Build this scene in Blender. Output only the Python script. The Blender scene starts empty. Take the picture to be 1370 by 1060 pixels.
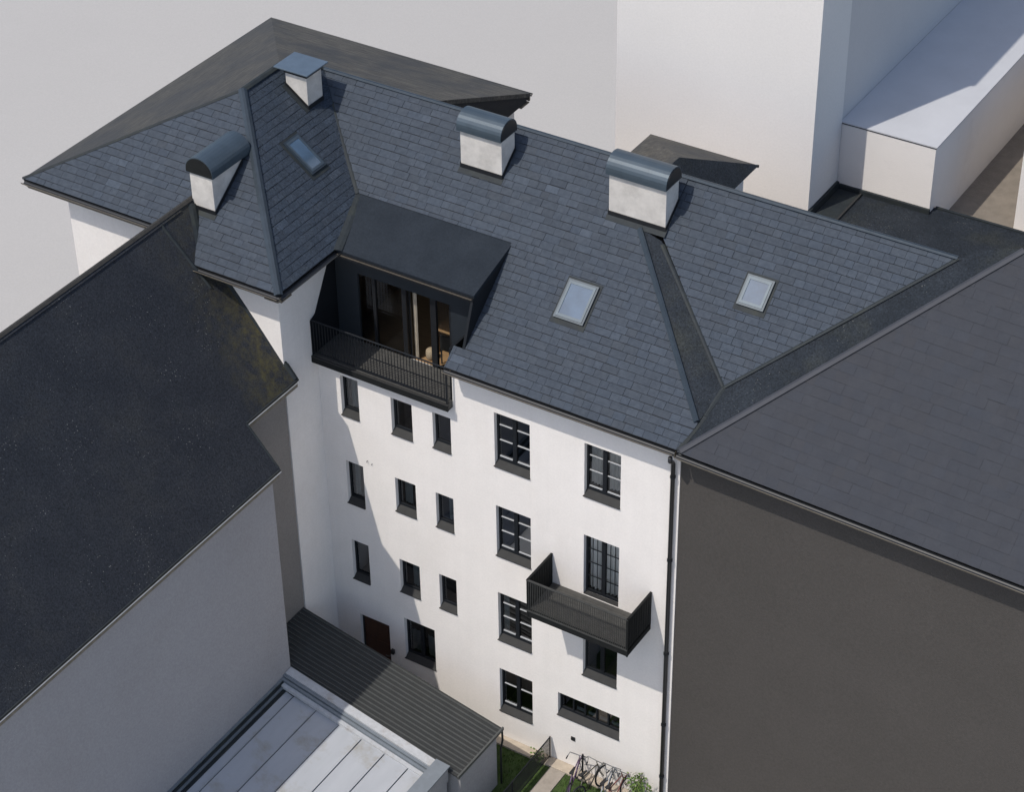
import bpy, math, random
from mathutils import Vector, Matrix
random.seed(7)
S = bpy.context.scene
C = S.collection
R = math.radians

# ------------------------------------------------------------------ camera
cam_d = bpy.data.cameras.new('camera')
cam = bpy.data.objects.new('camera', cam_d); C.objects.link(cam)
cx = Vector((0.84899, 0.52825, -0.01315)); cy = Vector((-0.30502, 0.51024, 0.80413)); cz = -Vector((-0.43149, 0.67868, -0.59431))
M = Matrix((cx, cy, cz)).transposed().to_4x4(); M.translation = Vector((24.207, -37.224, 44.497))
cam.matrix_world = M
cam_d.sensor_width = 36; cam_d.lens = 3002.67 / 1370 * 36
cam_d.clip_start = 0.5; cam_d.clip_end = 2000
S.camera = cam

# ------------------------------------------------------------------ light
to_sun = Vector((-0.40, -1.0, 1.70)).normalized()
W = bpy.data.worlds.new('World'); S.world = W; W.use_nodes = True
nt = W.node_tree
sky = nt.nodes.new('ShaderNodeTexSky'); sky.sky_type = 'NISHITA'; sky.sun_disc = False; sky.dust_density = 1.6; sky.air_density = 0.95
sky.sun_elevation = math.asin(to_sun.z); sky.sun_rotation = math.atan2(to_sun.x, to_sun.y)
bg = nt.nodes['Background']; bg.inputs['Strength'].default_value = 0.15
nt.links.new(sky.outputs['Color'], bg.inputs['Color'])
sun_d = bpy.data.lights.new('sun', 'SUN'); sun_d.energy = 2.85; sun_d.angle = R(0.53); sun_d.color = (1.0, 0.945, 0.87)
sun = bpy.data.objects.new('sun', sun_d); C.objects.link(sun)
sun.rotation_euler = (-to_sun).to_track_quat('-Z', 'Y').to_euler(); sun.location = (-20, -40, 60)
S.view_settings.view_transform = 'Standard'; S.view_settings.look = 'None'
S.view_settings.exposure = 0.13; S.view_settings.gamma = 1.0; S.view_settings.use_curve_mapping = False
S.render.engine = 'CYCLES'

# ------------------------------------------------------------------ materials
def mat(name, col, rough=0.8, var=0.10, scale=3.0, bump=0.0, bscale=60.0, metal=0.0, spec=0.5, col2=None, stretch=(1, 1, 1), tint=False, speck=0.0, speck_col=(0.3, 0.3, 0.3), detail=5.0, blotch=None, grain=0.0, streak=0.0):
    m = bpy.data.materials.new(name); m.use_nodes = True
    n = m.node_tree.nodes; l = m.node_tree.links; b = n['Principled BSDF']
    geo = n.new('ShaderNodeNewGeometry'); mp = n.new('ShaderNodeMapping'); mp.inputs['Scale'].default_value = stretch
    l.new(geo.outputs['Position'], mp.inputs['Vector'])
    nz = n.new('ShaderNodeTexNoise'); nz.inputs['Scale'].default_value = scale; nz.inputs['Detail'].default_value = detail; nz.inputs['Roughness'].default_value = 0.62
    l.new(mp.outputs['Vector'], nz.inputs['Vector'])
    r = n.new('ShaderNodeValToRGB'); e = r.color_ramp.elements
    c2 = col2 or tuple(min(1, c * (1 + var)) for c in col); c1 = col if col2 else tuple(c * (1 - var) for c in col)
    e[0].position = 0.30; e[0].color = (*c1, 1); e[1].position = 0.70; e[1].color = (*c2, 1)
    l.new(nz.outputs['Fac'], r.inputs['Fac']); out = r.outputs['Color']
    if blotch:      # stain / moss with its own shape: (colour, scale, low, high, strength)
        bn = n.new('ShaderNodeTexNoise'); bn.inputs['Scale'].default_value = blotch[1]; bn.inputs['Detail'].default_value = 8; bn.inputs['Roughness'].default_value = .7
        l.new(geo.outputs['Position'], bn.inputs['Vector'])
        br = n.new('ShaderNodeMapRange'); br.inputs[1].default_value = blotch[2]; br.inputs[2].default_value = blotch[3]; br.inputs[4].default_value = blotch[4]
        l.new(bn.outputs['Fac'], br.inputs[0])
        mx = n.new('ShaderNodeMixRGB'); l.new(br.outputs[0], mx.inputs[0]); l.new(out, mx.inputs[1]); mx.inputs[2].default_value = (*blotch[0], 1); out = mx.outputs[0]
    if speck:       # small pale lichen / grit flecks, each a dot of its own, denser in patches
        fine = n.new('ShaderNodeTexNoise'); fine.inputs['Scale'].default_value = 22; fine.inputs['Detail'].default_value = 6; fine.inputs['Roughness'].default_value = .8
        l.new(geo.outputs['Position'], fine.inputs['Vector'])
        fr = n.new('ShaderNodeMapRange'); fr.inputs[1].default_value = .36; fr.inputs[2].default_value = .66; fr.inputs[3].default_value = .42; fr.inputs[4].default_value = 1.75; l.new(fine.outputs['Fac'], fr.inputs[0])
        gm = n.new('ShaderNodeMixRGB'); gm.blend_type = 'MULTIPLY'; gm.inputs[0].default_value = 1; l.new(out, gm.inputs[1]); l.new(fr.outputs[0], gm.inputs[2]); out = gm.outputs[0]
        vo = n.new('ShaderNodeTexVoronoi'); vo.inputs['Scale'].default_value = 19; l.new(geo.outputs['Position'], vo.inputs['Vector'])
        big = n.new('ShaderNodeTexNoise'); big.inputs['Scale'].default_value = 0.8; big.inputs['Detail'].default_value = 4; l.new(geo.outputs['Position'], big.inputs['Vector'])
        sep = n.new('ShaderNodeSeparateColor'); l.new(vo.outputs['Color'], sep.inputs[0])
        ga = n.new('ShaderNodeMath'); ga.operation = 'MULTIPLY'; l.new(sep.outputs[0], ga.inputs[0]); l.new(big.outputs['Fac'], ga.inputs[1])     # patchy random size
        sz = n.new('ShaderNodeMapRange'); sz.inputs[1].default_value = .33; sz.inputs[2].default_value = .66; sz.inputs[3].default_value = .0; sz.inputs[4].default_value = .30; l.new(ga.outputs[0], sz.inputs[0])
        lt = n.new('ShaderNodeMath'); lt.operation = 'LESS_THAN'; l.new(vo.outputs['Distance'], lt.inputs[0]); l.new(sz.outputs[0], lt.inputs[1])
        mu = n.new('ShaderNodeMath'); mu.operation = 'MULTIPLY'; mu.inputs[1].default_value = speck; l.new(lt.outputs[0], mu.inputs[0])
        mx = n.new('ShaderNodeMixRGB'); l.new(mu.outputs[0], mx.inputs[0]); l.new(out, mx.inputs[1]); mx.inputs[2].default_value = (*speck_col, 1); out = mx.outputs[0]
    if streak:      # faint vertical rain marks
        sm = n.new('ShaderNodeMapping'); sm.inputs['Scale'].default_value = (5, 5, .22); l.new(geo.outputs['Position'], sm.inputs['Vector'])
        sn = n.new('ShaderNodeTexNoise'); sn.inputs['Scale'].default_value = 1.0; sn.inputs['Detail'].default_value = 6; l.new(sm.outputs['Vector'], sn.inputs['Vector'])
        sg = n.new('ShaderNodeMapRange'); sg.inputs[1].default_value = .35; sg.inputs[2].default_value = .65; sg.inputs[3].default_value = 1 - streak * 1.5; sg.inputs[4].default_value = 1 + streak * .5; l.new(sn.outputs['Fac'], sg.inputs[0])
        gm = n.new('ShaderNodeMixRGB'); gm.blend_type = 'MULTIPLY'; gm.inputs[0].default_value = 1; l.new(out, gm.inputs[1]); l.new(sg.outputs[0], gm.inputs[2]); out = gm.outputs[0]
    if grain:       # fine sandy grain of the surface
        gn = n.new('ShaderNodeTexNoise'); gn.inputs['Scale'].default_value = 16; gn.inputs['Detail'].default_value = 5; gn.inputs['Roughness'].default_value = .85
        l.new(geo.outputs['Position'], gn.inputs['Vector'])
        gr = n.new('ShaderNodeMapRange'); gr.inputs[1].default_value = .38; gr.inputs[2].default_value = .62; gr.inputs[3].default_value = 1 - grain; gr.inputs[4].default_value = 1 + grain; l.new(gn.outputs['Fac'], gr.inputs[0])
        gm = n.new('ShaderNodeMixRGB'); gm.blend_type = 'MULTIPLY'; gm.inputs[0].default_value = 1; l.new(out, gm.inputs[1]); l.new(gr.outputs[0], gm.inputs[2]); out = gm.outputs[0]
    if tint:
        at = n.new('ShaderNodeAttribute'); at.attribute_name = 'tint'
        mx = n.new('ShaderNodeMixRGB'); mx.blend_type = 'MULTIPLY'; mx.inputs[0].default_value = 1; l.new(out, mx.inputs[1]); l.new(at.outputs['Color'], mx.inputs[2]); out = mx.outputs[0]
    l.new(out, b.inputs['Base Color'])
    b.inputs['Roughness'].default_value = rough; b.inputs['Metallic'].default_value = metal; b.inputs['Specular IOR Level'].default_value = spec
    if bump:
        bz = n.new('ShaderNodeTexNoise'); bz.inputs['Scale'].default_value = bscale; bz.inputs['Detail'].default_value = 4
        l.new(mp.outputs['Vector'], bz.inputs['Vector'])
        bp = n.new('ShaderNodeBump'); bp.inputs['Strength'].default_value = bump; bp.inputs['Distance'].default_value = 0.02
        l.new(bz.outputs['Fac'], bp.inputs['Height']); l.new(bp.outputs['Normal'], b.inputs['Normal'])
    return m

def glass_mat(name, tr=(0.5, 0.55, 0.57), gloss=0.10):
    m = bpy.data.materials.new(name); m.use_nodes = True
    n = m.node_tree.nodes; l = m.node_tree.links; n.remove(n['Principled BSDF'])
    t = n.new('ShaderNodeBsdfTransparent'); t.inputs[0].default_value = (*tr, 1)
    g = n.new('ShaderNodeBsdfGlossy'); g.inputs['Roughness'].default_value = 0.02; g.inputs[0].default_value = (.95, .97, 1, 1)
    f = n.new('ShaderNodeFresnel'); f.inputs[0].default_value = 1.5
    a = n.new('ShaderNodeMath'); a.operation = 'ADD'; a.inputs[1].default_value = gloss; l.new(f.outputs[0], a.inputs[0])
    mx = n.new('ShaderNodeMixShader'); l.new(a.outputs[0], mx.inputs[0]); l.new(t.outputs[0], mx.inputs[1]); l.new(g.outputs[0], mx.inputs[2])
    l.new(mx.outputs[0], n['Material Output'].inputs['Surface'])
    return m

MT = dict(
    plaster=mat('white_plaster', (.80, .76, .718), .92, .03, 1.1, .35, 90, blotch=((.66, .60, .53), .35, .52, .80, .32), grain=.035, streak=.010),
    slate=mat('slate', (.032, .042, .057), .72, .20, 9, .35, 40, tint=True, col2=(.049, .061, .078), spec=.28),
    slate_dk=mat('slate_shadow_side', (.024, .033, .046), .72, .2, 7, .3, 40, tint=True, spec=.28, col2=(.034, .044, .059), speck=.35, speck_col=(.16, .16, .15)),  # darker copy of slate, with the slope's shade put into its colour
    underlay=mat('underlay', (.012, .013, .015), .9, .2, 4),
    bitumen=mat('mossy_bitumen', (.012, .016, .021), .85, .3, 1.3, .5, 30, spec=.25, col2=(.020, .025, .032), speck=.55, speck_col=(.14, .14, .13), blotch=((.034, .036, .028), .6, .52, .74, .6)),
    leftroof=None, p4=mat('smooth_roof_tile', (.033, .036, .044), .74, .1, 2.5, .3, 60, tint=True, spec=.25, col2=(.039, .042, .050), grain=.05),
    oldroof=mat('weathered_roof', (.026, .025, .023), .88, .2, 12, .6, 14, grain=.25, col2=(.105, .096, .079), stretch=(.12, 1.0, 1.0), detail=8, blotch=((.025, .028, .032), .5, .45, .62, .75)),
    oldroof_y=mat('weathered_roof_side', (.026, .027, .027), .88, .2, 12, .6, 14, grain=.22, col2=(.076, .071, .061), stretch=(1.0, .14, 1.0), detail=8, blotch=((.028, .031, .036), .5, .45, .62, .6)),
    lead=mat('lead_blue_metal', (.036, .049, .062), .45, .14, 4, .05, 20, metal=.35),
    leadlit=mat('pale_zinc_cap', (.13, .17, .21), .42, .10, 3, .05, 20, metal=.45),
    leaddk=mat('dark_flashing', (.020, .025, .028), .7, .2, 5, .2, 30, spec=.3, blotch=((.036, .040, .032), 1.5, .5, .7, .7)),
    black=mat('black_paint', (.012, .013, .015), .45, .15, 6),
    anthracite=mat('anthracite_metal', (.010, .012, .015), .6, .15, 3, spec=.25),
    clad=mat('anthracite_cladding', (.018, .023, .029), .5, .12, 2),
    sill=mat('sill_metal', (.025, .025, .024), .8, .2, 5, .1, 40),
    muntin=mat('grey_muntin', (.40, .41, .42), .5, .1, 6),  # light grey puts the sun on the bars' tops into their colour
    wood=mat('weathered_gutter_board', (.15, .125, .09), .8, .3, 6, .3, 20, stretch=(.2, 1, 1), col2=(.24, .205, .155)),
    chim=mat('chimney_render', (.56, .53, .49), .92, .1, 3, .5, 60, blotch=((.36, .34, .31), 2.2, .48, .75, .65)),
    nbwall=mat('grey_render', (.36, .345, .345), .93, .04, .8, .5, 70, blotch=((.27, .25, .24), .4, .5, .75, .5), grain=.09),
    nbwall2=mat('brown_shaded_render', (.225, .207, .19), .93, .05, 1.0, .5, 70, grain=.09),  # slightly brown render, with the recess's shade put into its darker colour
    taupe=mat('taupe_render', (.066, .061, .056), .95, .06, .5, .6, 60, col2=(.073, .067, .062), spec=.2, grain=.10),
    concrete=mat('pale_ground', (.405, .388, .364), .95, .03, .05, .15, 3.0, grain=.05),
    towerw=mat('pale_render_tower', (.725, .695, .665), .95, .02, .3, .35, 40, grain=.03),
    boxw=mat('pale_render_block', (.78, .74, .695), .95, .03, .5, .35, 40, blotch=((.5, .47, .43), .8, .55, .8, .35)),
    boxtop=mat('pale_roof_sheet', (.47, .475, .49), .8, .05, .8, .2, 30),
    terr=mat('brown_terrace', (.19, .165, .135), .95, .15, 2.5, .5, 18),
    seam=mat('dark_seam_sheet', (.029, .031, .031), .65, .12, 3, .1, 30, metal=.1, blotch=((.042, .041, .037), .9, .5, .8, .6)),
    seamdk=mat('dark_seam_rib', (.080, .084, .081), .5, .12, 3, metal=.1),
    zinc=mat('zinc_sheet', (.37, .385, .405), .6, .08, 2.0, .08, 12, metal=.0, col2=(.43, .445, .465), stretch=(1, .25, 1), blotch=((.28, .25, .19), 1.1, .52, .74, .85)),
    zinccap=mat('zinc_cap', (.46, .47, .48), .55, .1, 8, .2, 30, blotch=((.30, .26, .22), 2.5, .52, .72, .7)),
    zincbl=mat('blue_zinc_rail', (.20, .225, .25), .45, .1, 5, metal=.2),
    brown=mat('brown_door', (.055, .022, .012), .55, .25, 4, .2, 20, stretch=(6, 1, .6)),
    oak=mat('oak_floor', (.30, .19, .095), .5, .2, 3, stretch=(1, 6, 1)),
    walnut=mat('walnut_panel', (.10, .060, .030), .55, .3, 3, stretch=(5, 1, .5)),
    room=mat('dim_room', (.045, .042, .04), .9, .1, 2),
    curtain=mat('curtain_cloth', (.42, .42, .41), .95, .06, 3),
    tan=mat('tan_curtain', (.42, .36, .27), .9, .1, 3),
    deck=mat('terrace_deck', (.058, .057, .053), .85, .22, 6, .4, 40),
    balc=mat('balcony_metal', (.013, .014, .014), .75, .2, 5, .1, 30, spec=.15),
    balcbar=mat('balcony_bar', (.050, .051, .049), .7, .2, 8, spec=.2),
    lawn=mat('lawn_soil', (.035, .062, .012), .95, .35, 3, .4, 20),
    blade=mat('grass_blade', (.050, .105, .012), .7, .4, 6, tint=True),
    leaf=mat('shrub_leaf', (.060, .110, .022), .6, .4, 6, tint=True),
    bark=mat('bark', (.12, .09, .06), .9, .2, 10),
    path=mat('path_slab', (.30, .265, .225), .92, .14, 3, .4, 25),
    gravel=mat('plinth_strip', (.42, .36, .285), .95, .14, 5, .5, 30),
    tyre=mat('tyre_rubber', (.016, .016, .017), .8, .1, 5), steel=mat('steel', (.16, .165, .17), .5, .08, 5, metal=.4),
    purple=mat('purple_paint', (.10, .055, .12), .35, .1, 4), red=mat('red_brown_paint', (.18, .05, .04), .35, .1, 4),
    silver=mat('silver_paint', (.22, .24, .27), .35, .1, 4, metal=.4), green=mat('olive_paint', (.07, .065, .045), .4, .1, 4),
    pouf=mat('beige_fabric', (.30, .24, .16), .95, .1, 8),
    skyglass=None, towergrey=mat('grey_tower_render', (.56, .54, .53), .95, .03, .3, .35, 40, grain=.03), dormer=mat('dormer_felt', (.0135, .0185, .025), .85, .3, 1.3, .4, 30, spec=.25, col2=(.020, .026, .034), grain=.16), capmetal=mat('chimney_cap_metal', (.058, .080, .100), .45, .14, 4, .05, 20, metal=.3, blotch=((.035, .045, .055), 2.0, .5, .75, .6)), net=mat('white_net', (.80, .80, .79), .95, .05, 3), trim=mat('dark_wood_trim', (.075, .062, .047), .8, .2, 5), ridge=mat('old_ridge_tile', (.030, .028, .024), .85, .3, 5, .4, 20), p4cap=mat('smooth_hip_sheet', (.036, .039, .048), .7, .1, 3),
    glass=glass_mat('window_glass'), doorglass=glass_mat('loggia_glass', (.88, .88, .86), .01),
)
MT['leftroof'] = mat('dark_left_roof', (.019, .022, .028), .80, .25, .9, .7, 45, spec=.25, col2=(.028, .031, .037), speck=.9, speck_col=(.16, .16, .155), blotch=((.040, .037, .027), .45, .52, .78, .3))
lr = MT['leftroof'].node_tree; bs = lr.nodes['Principled BSDF']; src = bs.inputs['Base Color'].links[0].from_socket   # moss growing near the verge
ge = lr.nodes.new('ShaderNodeNewGeometry'); sx = lr.nodes.new('ShaderNodeSeparateXYZ'); lr.links.new(ge.outputs['Position'], sx.inputs[0])
r1 = lr.nodes.new('ShaderNodeMapRange'); r1.inputs[1].default_value = -3.3; r1.inputs[2].default_value = -1.7; lr.links.new(sx.outputs['Y'], r1.inputs[0])
r2 = lr.nodes.new('ShaderNodeMapRange'); r2.inputs[1].default_value = -7.4; r2.inputs[2].default_value = -5.6; r2.inputs[3].default_value = .25; lr.links.new(sx.outputs['X'], r2.inputs[0])
nn = lr.nodes.new('ShaderNodeTexNoise'); nn.inputs['Scale'].default_value = 3.2; nn.inputs['Detail'].default_value = 9; nn.inputs['Roughness'].default_value = .75; lr.links.new(ge.outputs['Position'], nn.inputs['Vector'])
r3 = lr.nodes.new('ShaderNodeMapRange'); r3.inputs[1].default_value = .42; r3.inputs[2].default_value = .68; lr.links.new(nn.outputs['Fac'], r3.inputs[0])
m1 = lr.nodes.new('ShaderNodeMath'); m1.operation = 'MULTIPLY'; lr.links.new(r1.outputs[0], m1.inputs[0]); lr.links.new(r2.outputs[0], m1.inputs[1])
m2 = lr.nodes.new('ShaderNodeMath'); m2.operation = 'MULTIPLY'; lr.links.new(m1.outputs[0], m2.inputs[0]); lr.links.new(r3.outputs[0], m2.inputs[1])
mm = lr.nodes.new('ShaderNodeMixRGB'); lr.links.new(m2.outputs[0], mm.inputs[0]); lr.links.new(src, mm.inputs[1]); mm.inputs[2].default_value = (.10, .085, .032, 1); lr.links.new(mm.outputs[0], bs.inputs['Base Color'])
m = mat('skylight_glass', (.065, .105, .155), .06, .25, 1.2, spec=.6); m.node_tree.nodes['Principled BSDF'].inputs['IOR'].default_value = 1.7; MT['skyglass'] = m  # blue base colour stands in for the sky mirrored in the pane

# ------------------------------------------------------------------ mesh helpers
WL = {}
class MB:
    def __init__(s): s.v = []; s.f = []; s.t = []; s.tint = None
    def add(s, V, F):
        b = len(s.v); s.v += [tuple(p) for p in V]; s.f += [tuple(i + b for i in f) for f in F]
        if s.tint is not None: s.t += [s.tint] * len(V)
        return s
    def box(s, x0, x1, y0, y1, z0, z1):
        return s.add([(x0, y0, z0), (x1, y0, z0), (x1, y1, z0), (x0, y1, z0), (x0, y0, z1), (x1, y0, z1), (x1, y1, z1), (x0, y1, z1)],
                     [(0, 3, 2, 1), (4, 5, 6, 7), (0, 1, 5, 4), (1, 2, 6, 5), (2, 3, 7, 6), (3, 0, 4, 7)])
    def quad(s, a, b, c, d): return s.add([a, b, c, d], [(0, 1, 2, 3)])
    def slab(s, P, t, dirn=None):
        P = [Vector(p) for p in P]; n = Vector((0, 0, 0))
        for i in range(len(P)): n += P[i].cross(P[(i + 1) % len(P)])
        n.normalize()
        if n.z < -1e-4: P.reverse(); n = -n
        d = Vector(dirn) if dirn else -n
        k = len(P); V = P + [p + d * t for p in P]
        return s.add(V, [tuple(range(k)), tuple(range(2 * k - 1, k - 1, -1))] + [(i, i + k, (i + 1) % k + k, (i + 1) % k) for i in range(k)])
    def bar(s, a, b, w, h, up=(0, 0, 1)):   # rectangular bar from a to b, sitting on the line
        a = Vector(a); b = Vector(b); d = (b - a).normalized(); u = Vector(up); sd = d.cross(u).normalized(); u = sd.cross(d).normalized()
        V = []
        for p in (a, b): V += [p - sd * w / 2, p + sd * w / 2, p + sd * w / 2 + u * h, p - sd * w / 2 + u * h]
        return s.add(V, [(0, 1, 2, 3), (7, 6, 5, 4), (0, 4, 5, 1), (1, 5, 6, 2), (2, 6, 7, 3), (3, 7, 4, 0)])
    def tube(s, P, r, k=8, cap=True):
        P = [Vector(p) for p in P]; rings = []
        u = None
        for i, p in enumerate(P):
            d = (P[min(i + 1, len(P) - 1)] - P[max(i - 1, 0)]).normalized()
            if u is None: u = d.orthogonal().normalized()
            else: u = (u - d * u.dot(d)).normalized()
            w = d.cross(u); rr = r[i] if isinstance(r, (list, tuple)) else r
            rings.append([p + (u * math.cos(2 * math.pi * j / k) + w * math.sin(2 * math.pi * j / k)) * rr for j in range(k)])
        V = [q for g in rings for q in g]; F = []
        for i in range(len(P) - 1):
            for j in range(k): F.append((i * k + j, i * k + (j + 1) % k, (i + 1) * k + (j + 1) % k, (i + 1) * k + j))
        if cap: F += [tuple(range(k - 1, -1, -1)), tuple(range((len(P) - 1) * k, len(P) * k))]
        return s.add(V, F)
    def ring(s, c, r, t, axis='x', n=28, k=6):
        c = Vector(c); V = []; F = []
        for i in range(n):
            a = 2 * math.pi * i / n
            for j in range(k):
                b = 2 * math.pi * j / k; q = r + t * math.cos(b); h = t * math.sin(b)
                V.append(c + (Vector((h, q * math.cos(a), q * math.sin(a))) if axis == 'x' else Vector((q * math.cos(a), h, q * math.sin(a)))))
        for i in range(n):
            for j in range(k): F.append((i * k + j, ((i + 1) % n) * k + j, ((i + 1) % n) * k + (j + 1) % k, i * k + (j + 1) % k))
        return s.add(V, F)
    def halfbarrel(s, x0, x1, y0, y1, z, axis, over=0.0, k=14, sag=0.0, rs=1.0):  # barrel roof over a rectangle
        V = []; F = []
        if axis == 'x': c = (y0 + y1) / 2; r = (y1 - y0) / 2
        else: c = (x0 + x1) / 2; r = (x1 - x0) / 2
        prof = [(-r, -sag)] + [(-r * math.cos(math.pi * i / k), r * rs * math.sin(math.pi * i / k)) for i in range(k + 1)] + [(r, -sag)]
        for e in (0, 1):
            for a, h in prof: V.append(((x0, x1)[e], c + a, z + h) if axis == 'x' else (c + a, (y0, y1)[e], z + h))
        m = len(prof)
        F = [(i, i + 1, m + i + 1, m + i) for i in range(m - 1)] + [(m - 1, 0, m, 2 * m - 1), tuple(range(m - 1, -1, -1)), tuple(range(m, 2 * m))]
        return s.add(V, F)

def link(name, me, loc, parent):
    o = bpy.data.objects.new(name, me); C.objects.link(o)
    if parent is not None: o.parent = parent; o.location = loc - WL[parent]
    else: o.location = loc
    WL[o] = Vector(loc); return o
def tag(o, label=None, cat=None, group=None, kind=None):
    if label: o['label'] = label
    if cat: o['category'] = cat
    if group: o['group'] = group
    if kind: o['kind'] = kind
    return o
def obj(name, mb, mt, parent=None, smooth=False, bevel=0.0, label=None, cat=None, group=None, kind=None):
    V = [Vector(p) for p in mb.v]
    lo = Vector([min(p[i] for p in V) for i in range(3)]); hi = Vector([max(p[i] for p in V) for i in range(3)])
    o0 = Vector(((lo.x + hi.x) / 2, (lo.y + hi.y) / 2, lo.z))
    me = bpy.data.meshes.new(name); me.from_pydata([p - o0 for p in V], [], mb.f); me.update()
    me.materials.append(MT[mt] if isinstance(mt, str) else mt)
    if smooth:
        for p in me.polygons: p.use_smooth = True
    if mb.t:
        a = me.color_attributes.new('tint', 'FLOAT_COLOR', 'POINT')
        a.data.foreach_set('color', [c for t in mb.t for c in (*t, 1.0)])
    o = link(name, me, o0, parent)
    if bevel:
        b = o.modifiers.new('bevel', 'BEVEL'); b.width = bevel; b.segments = 2; b.limit_method = 'ANGLE'
    return tag(o, label, cat, group, kind)
def empty(name, loc, label=None, cat=None, group=None):
    o = bpy.data.objects.new(name, None); C.objects.link(o); o.location = loc; WL[o] = Vector(loc); o.empty_display_size = .3
    return tag(o, label, cat, group)
def B(*a): return MB().box(*a)

# ------------------------------------------------------------------ setting
obj('ground', MB().quad((-400, -400, -.02), (400, -400, -.02), (400, 400, -.02), (-400, 400, -.02)), 'concrete', kind='structure')
obj('lawn', MB().quad((-4, -9, -.012), (5.2, -9, -.012), (5.2, -.30, -.012), (-4, -.30, -.012)), 'lawn', kind='structure')
obj('path', B(1.80, 2.28, -9, -.34, -.03, .03), 'path', kind='structure', bevel=.01)
obj('plinth_strip', B(-5.3, 5.15, -.34, -.004, -.03, .05), 'gravel', kind='structure', bevel=.01)

# ------------------------------------------------------------------ main house
house = empty('apartment_house', (0, 3, 0), 'white rendered apartment house with slate hipped roof, loggia, balcony and four chimneys', 'house')
ms = .82
def zm(y): return 12.4 + ms * (y + .5)
def z3(y): return 16.46 - .85 * (4.5 - y)
def zp2(x): return 16.5 - .75 * (x + 8.0)
def zp1(y): return 14.15 + .73 * (y + 1.98)

# facade with window openings, reveals belong to the wall
WIN = {}
col = dict(a=(-4.72, -4.16), b=(-3.14, -2.49), c=(-1.86, -1.31), d=(0, 1.04), e=(2.60, 3.62), f=(-3.10, -2.09), g=(1.84, 3.73))
wins = [('a', 9.33, 10.59, 's'), ('b', 9.32, 10.46, 's'), ('c', 9.38, 10.49, 's'), ('a', 6.37, 7.79, 's'), ('b', 6.74, 7.85, 's'), ('c', 6.75, 7.88, 's'),
        ('a', 3.67, 5.05, 's'), ('b', 3.90, 5.04, 's'), ('c', 3.89, 5.08, 's'), ('f', 1.46, 2.93, 'k'),
        ('d', 9.53, 11.20, 'm'), ('d', 6.58, 8.23, 'm'), ('d', 3.62, 5.28, 'm'), ('d', 1.0, 2.55, 'm2'),
        ('e', 9.65, 11.27, 'm'), ('e', 6.42, 8.38, 'french'), ('e', 3.61, 5.30, 'p'), ('g', 1.78, 2.57, 'wide')]
door_open = (-4.61, -3.62, .05, 2.38)
holes = [(col[c][0], col[c][1], z0, z1) for c, z0, z1, s in wins] + [door_open, (-5.40, -1.22, 10.90, 20)]
XW0, XW1, ZW1 = -5.40, 5.22, 12.25
DEPTH = .20
def wall_with_holes(x0, x1, z0, z1, y, holes, depth):
    xs = sorted({x0, x1} | {h[0] for h in holes} | {h[1] for h in holes}); zs = sorted({z0, z1} | {min(h[2], z1) for h in holes} | {min(h[3], z1) for h in holes})
    mb = MB(); idx = {}
    def vi(x, z):
        k = (round(x, 4), round(z, 4))
        if k not in idx: idx[k] = len(mb.v); mb.v.append((x, y, z))
        return idx[k]
    for i in range(len(xs) - 1):
        for j in range(len(zs) - 1):
            cxm = (xs[i] + xs[i + 1]) / 2; czm = (zs[j] + zs[j + 1]) / 2
            if any(h[0] < cxm < h[1] and h[2] < czm < h[3] for h in holes): continue
            mb.f.append((vi(xs[i], zs[j]), vi(xs[i + 1], zs[j]), vi(xs[i + 1], zs[j + 1]), vi(xs[i], zs[j + 1])))
    for (a, b, c, d) in holes[:-1]:
        mb.quad((a, y, c), (a, y, d), (a, y + depth, d), (a, y + depth, c)); mb.quad((b, y, d), (b, y, c), (b, y + depth, c), (b, y + depth, d))
        mb.quad((a, y, d), (b, y, d), (b, y + depth, d), (a, y + depth, d)); mb.quad((b, y, c), (a, y, c), (a, y + depth, c), (b, y + depth, c))
    return mb
wall = wall_with_holes(XW0, XW1, -.1, ZW1, 0.0, holes, DEPTH)
obj('facade_wall', wall, 'plaster', house, label='white rendered courtyard facade with window openings')
w = MB()
w.box(-12.5, -8.1, -.95, 8.5, -.1, 14.25)                      # wing body
w.box(-8.098, XW0, -1.38, .98, -.1, 13.93)                      # wing projection
obj('wing_wall', w, 'plaster', house)
w = MB(); w.quad((5.22, 0, -.1), (5.22, 8.4, -.1), (5.22, 8.4, 12.25), (5.22, 0, 12.25)); w.quad((-8, 8.5, -.1), (5.22, 8.5, -.1), (5.22, 8.5, 13.2), (-8, 8.5, 13.2))
obj('rear_wall', w, 'plaster', house)
obj('rear_wing_wall', B(-8.05, -4.85, 8.51, 8.75, 10, 14.3).box(-4.87, -4.80, 4.9, 8.75, 10, 14.3), 'plaster', house)

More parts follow.
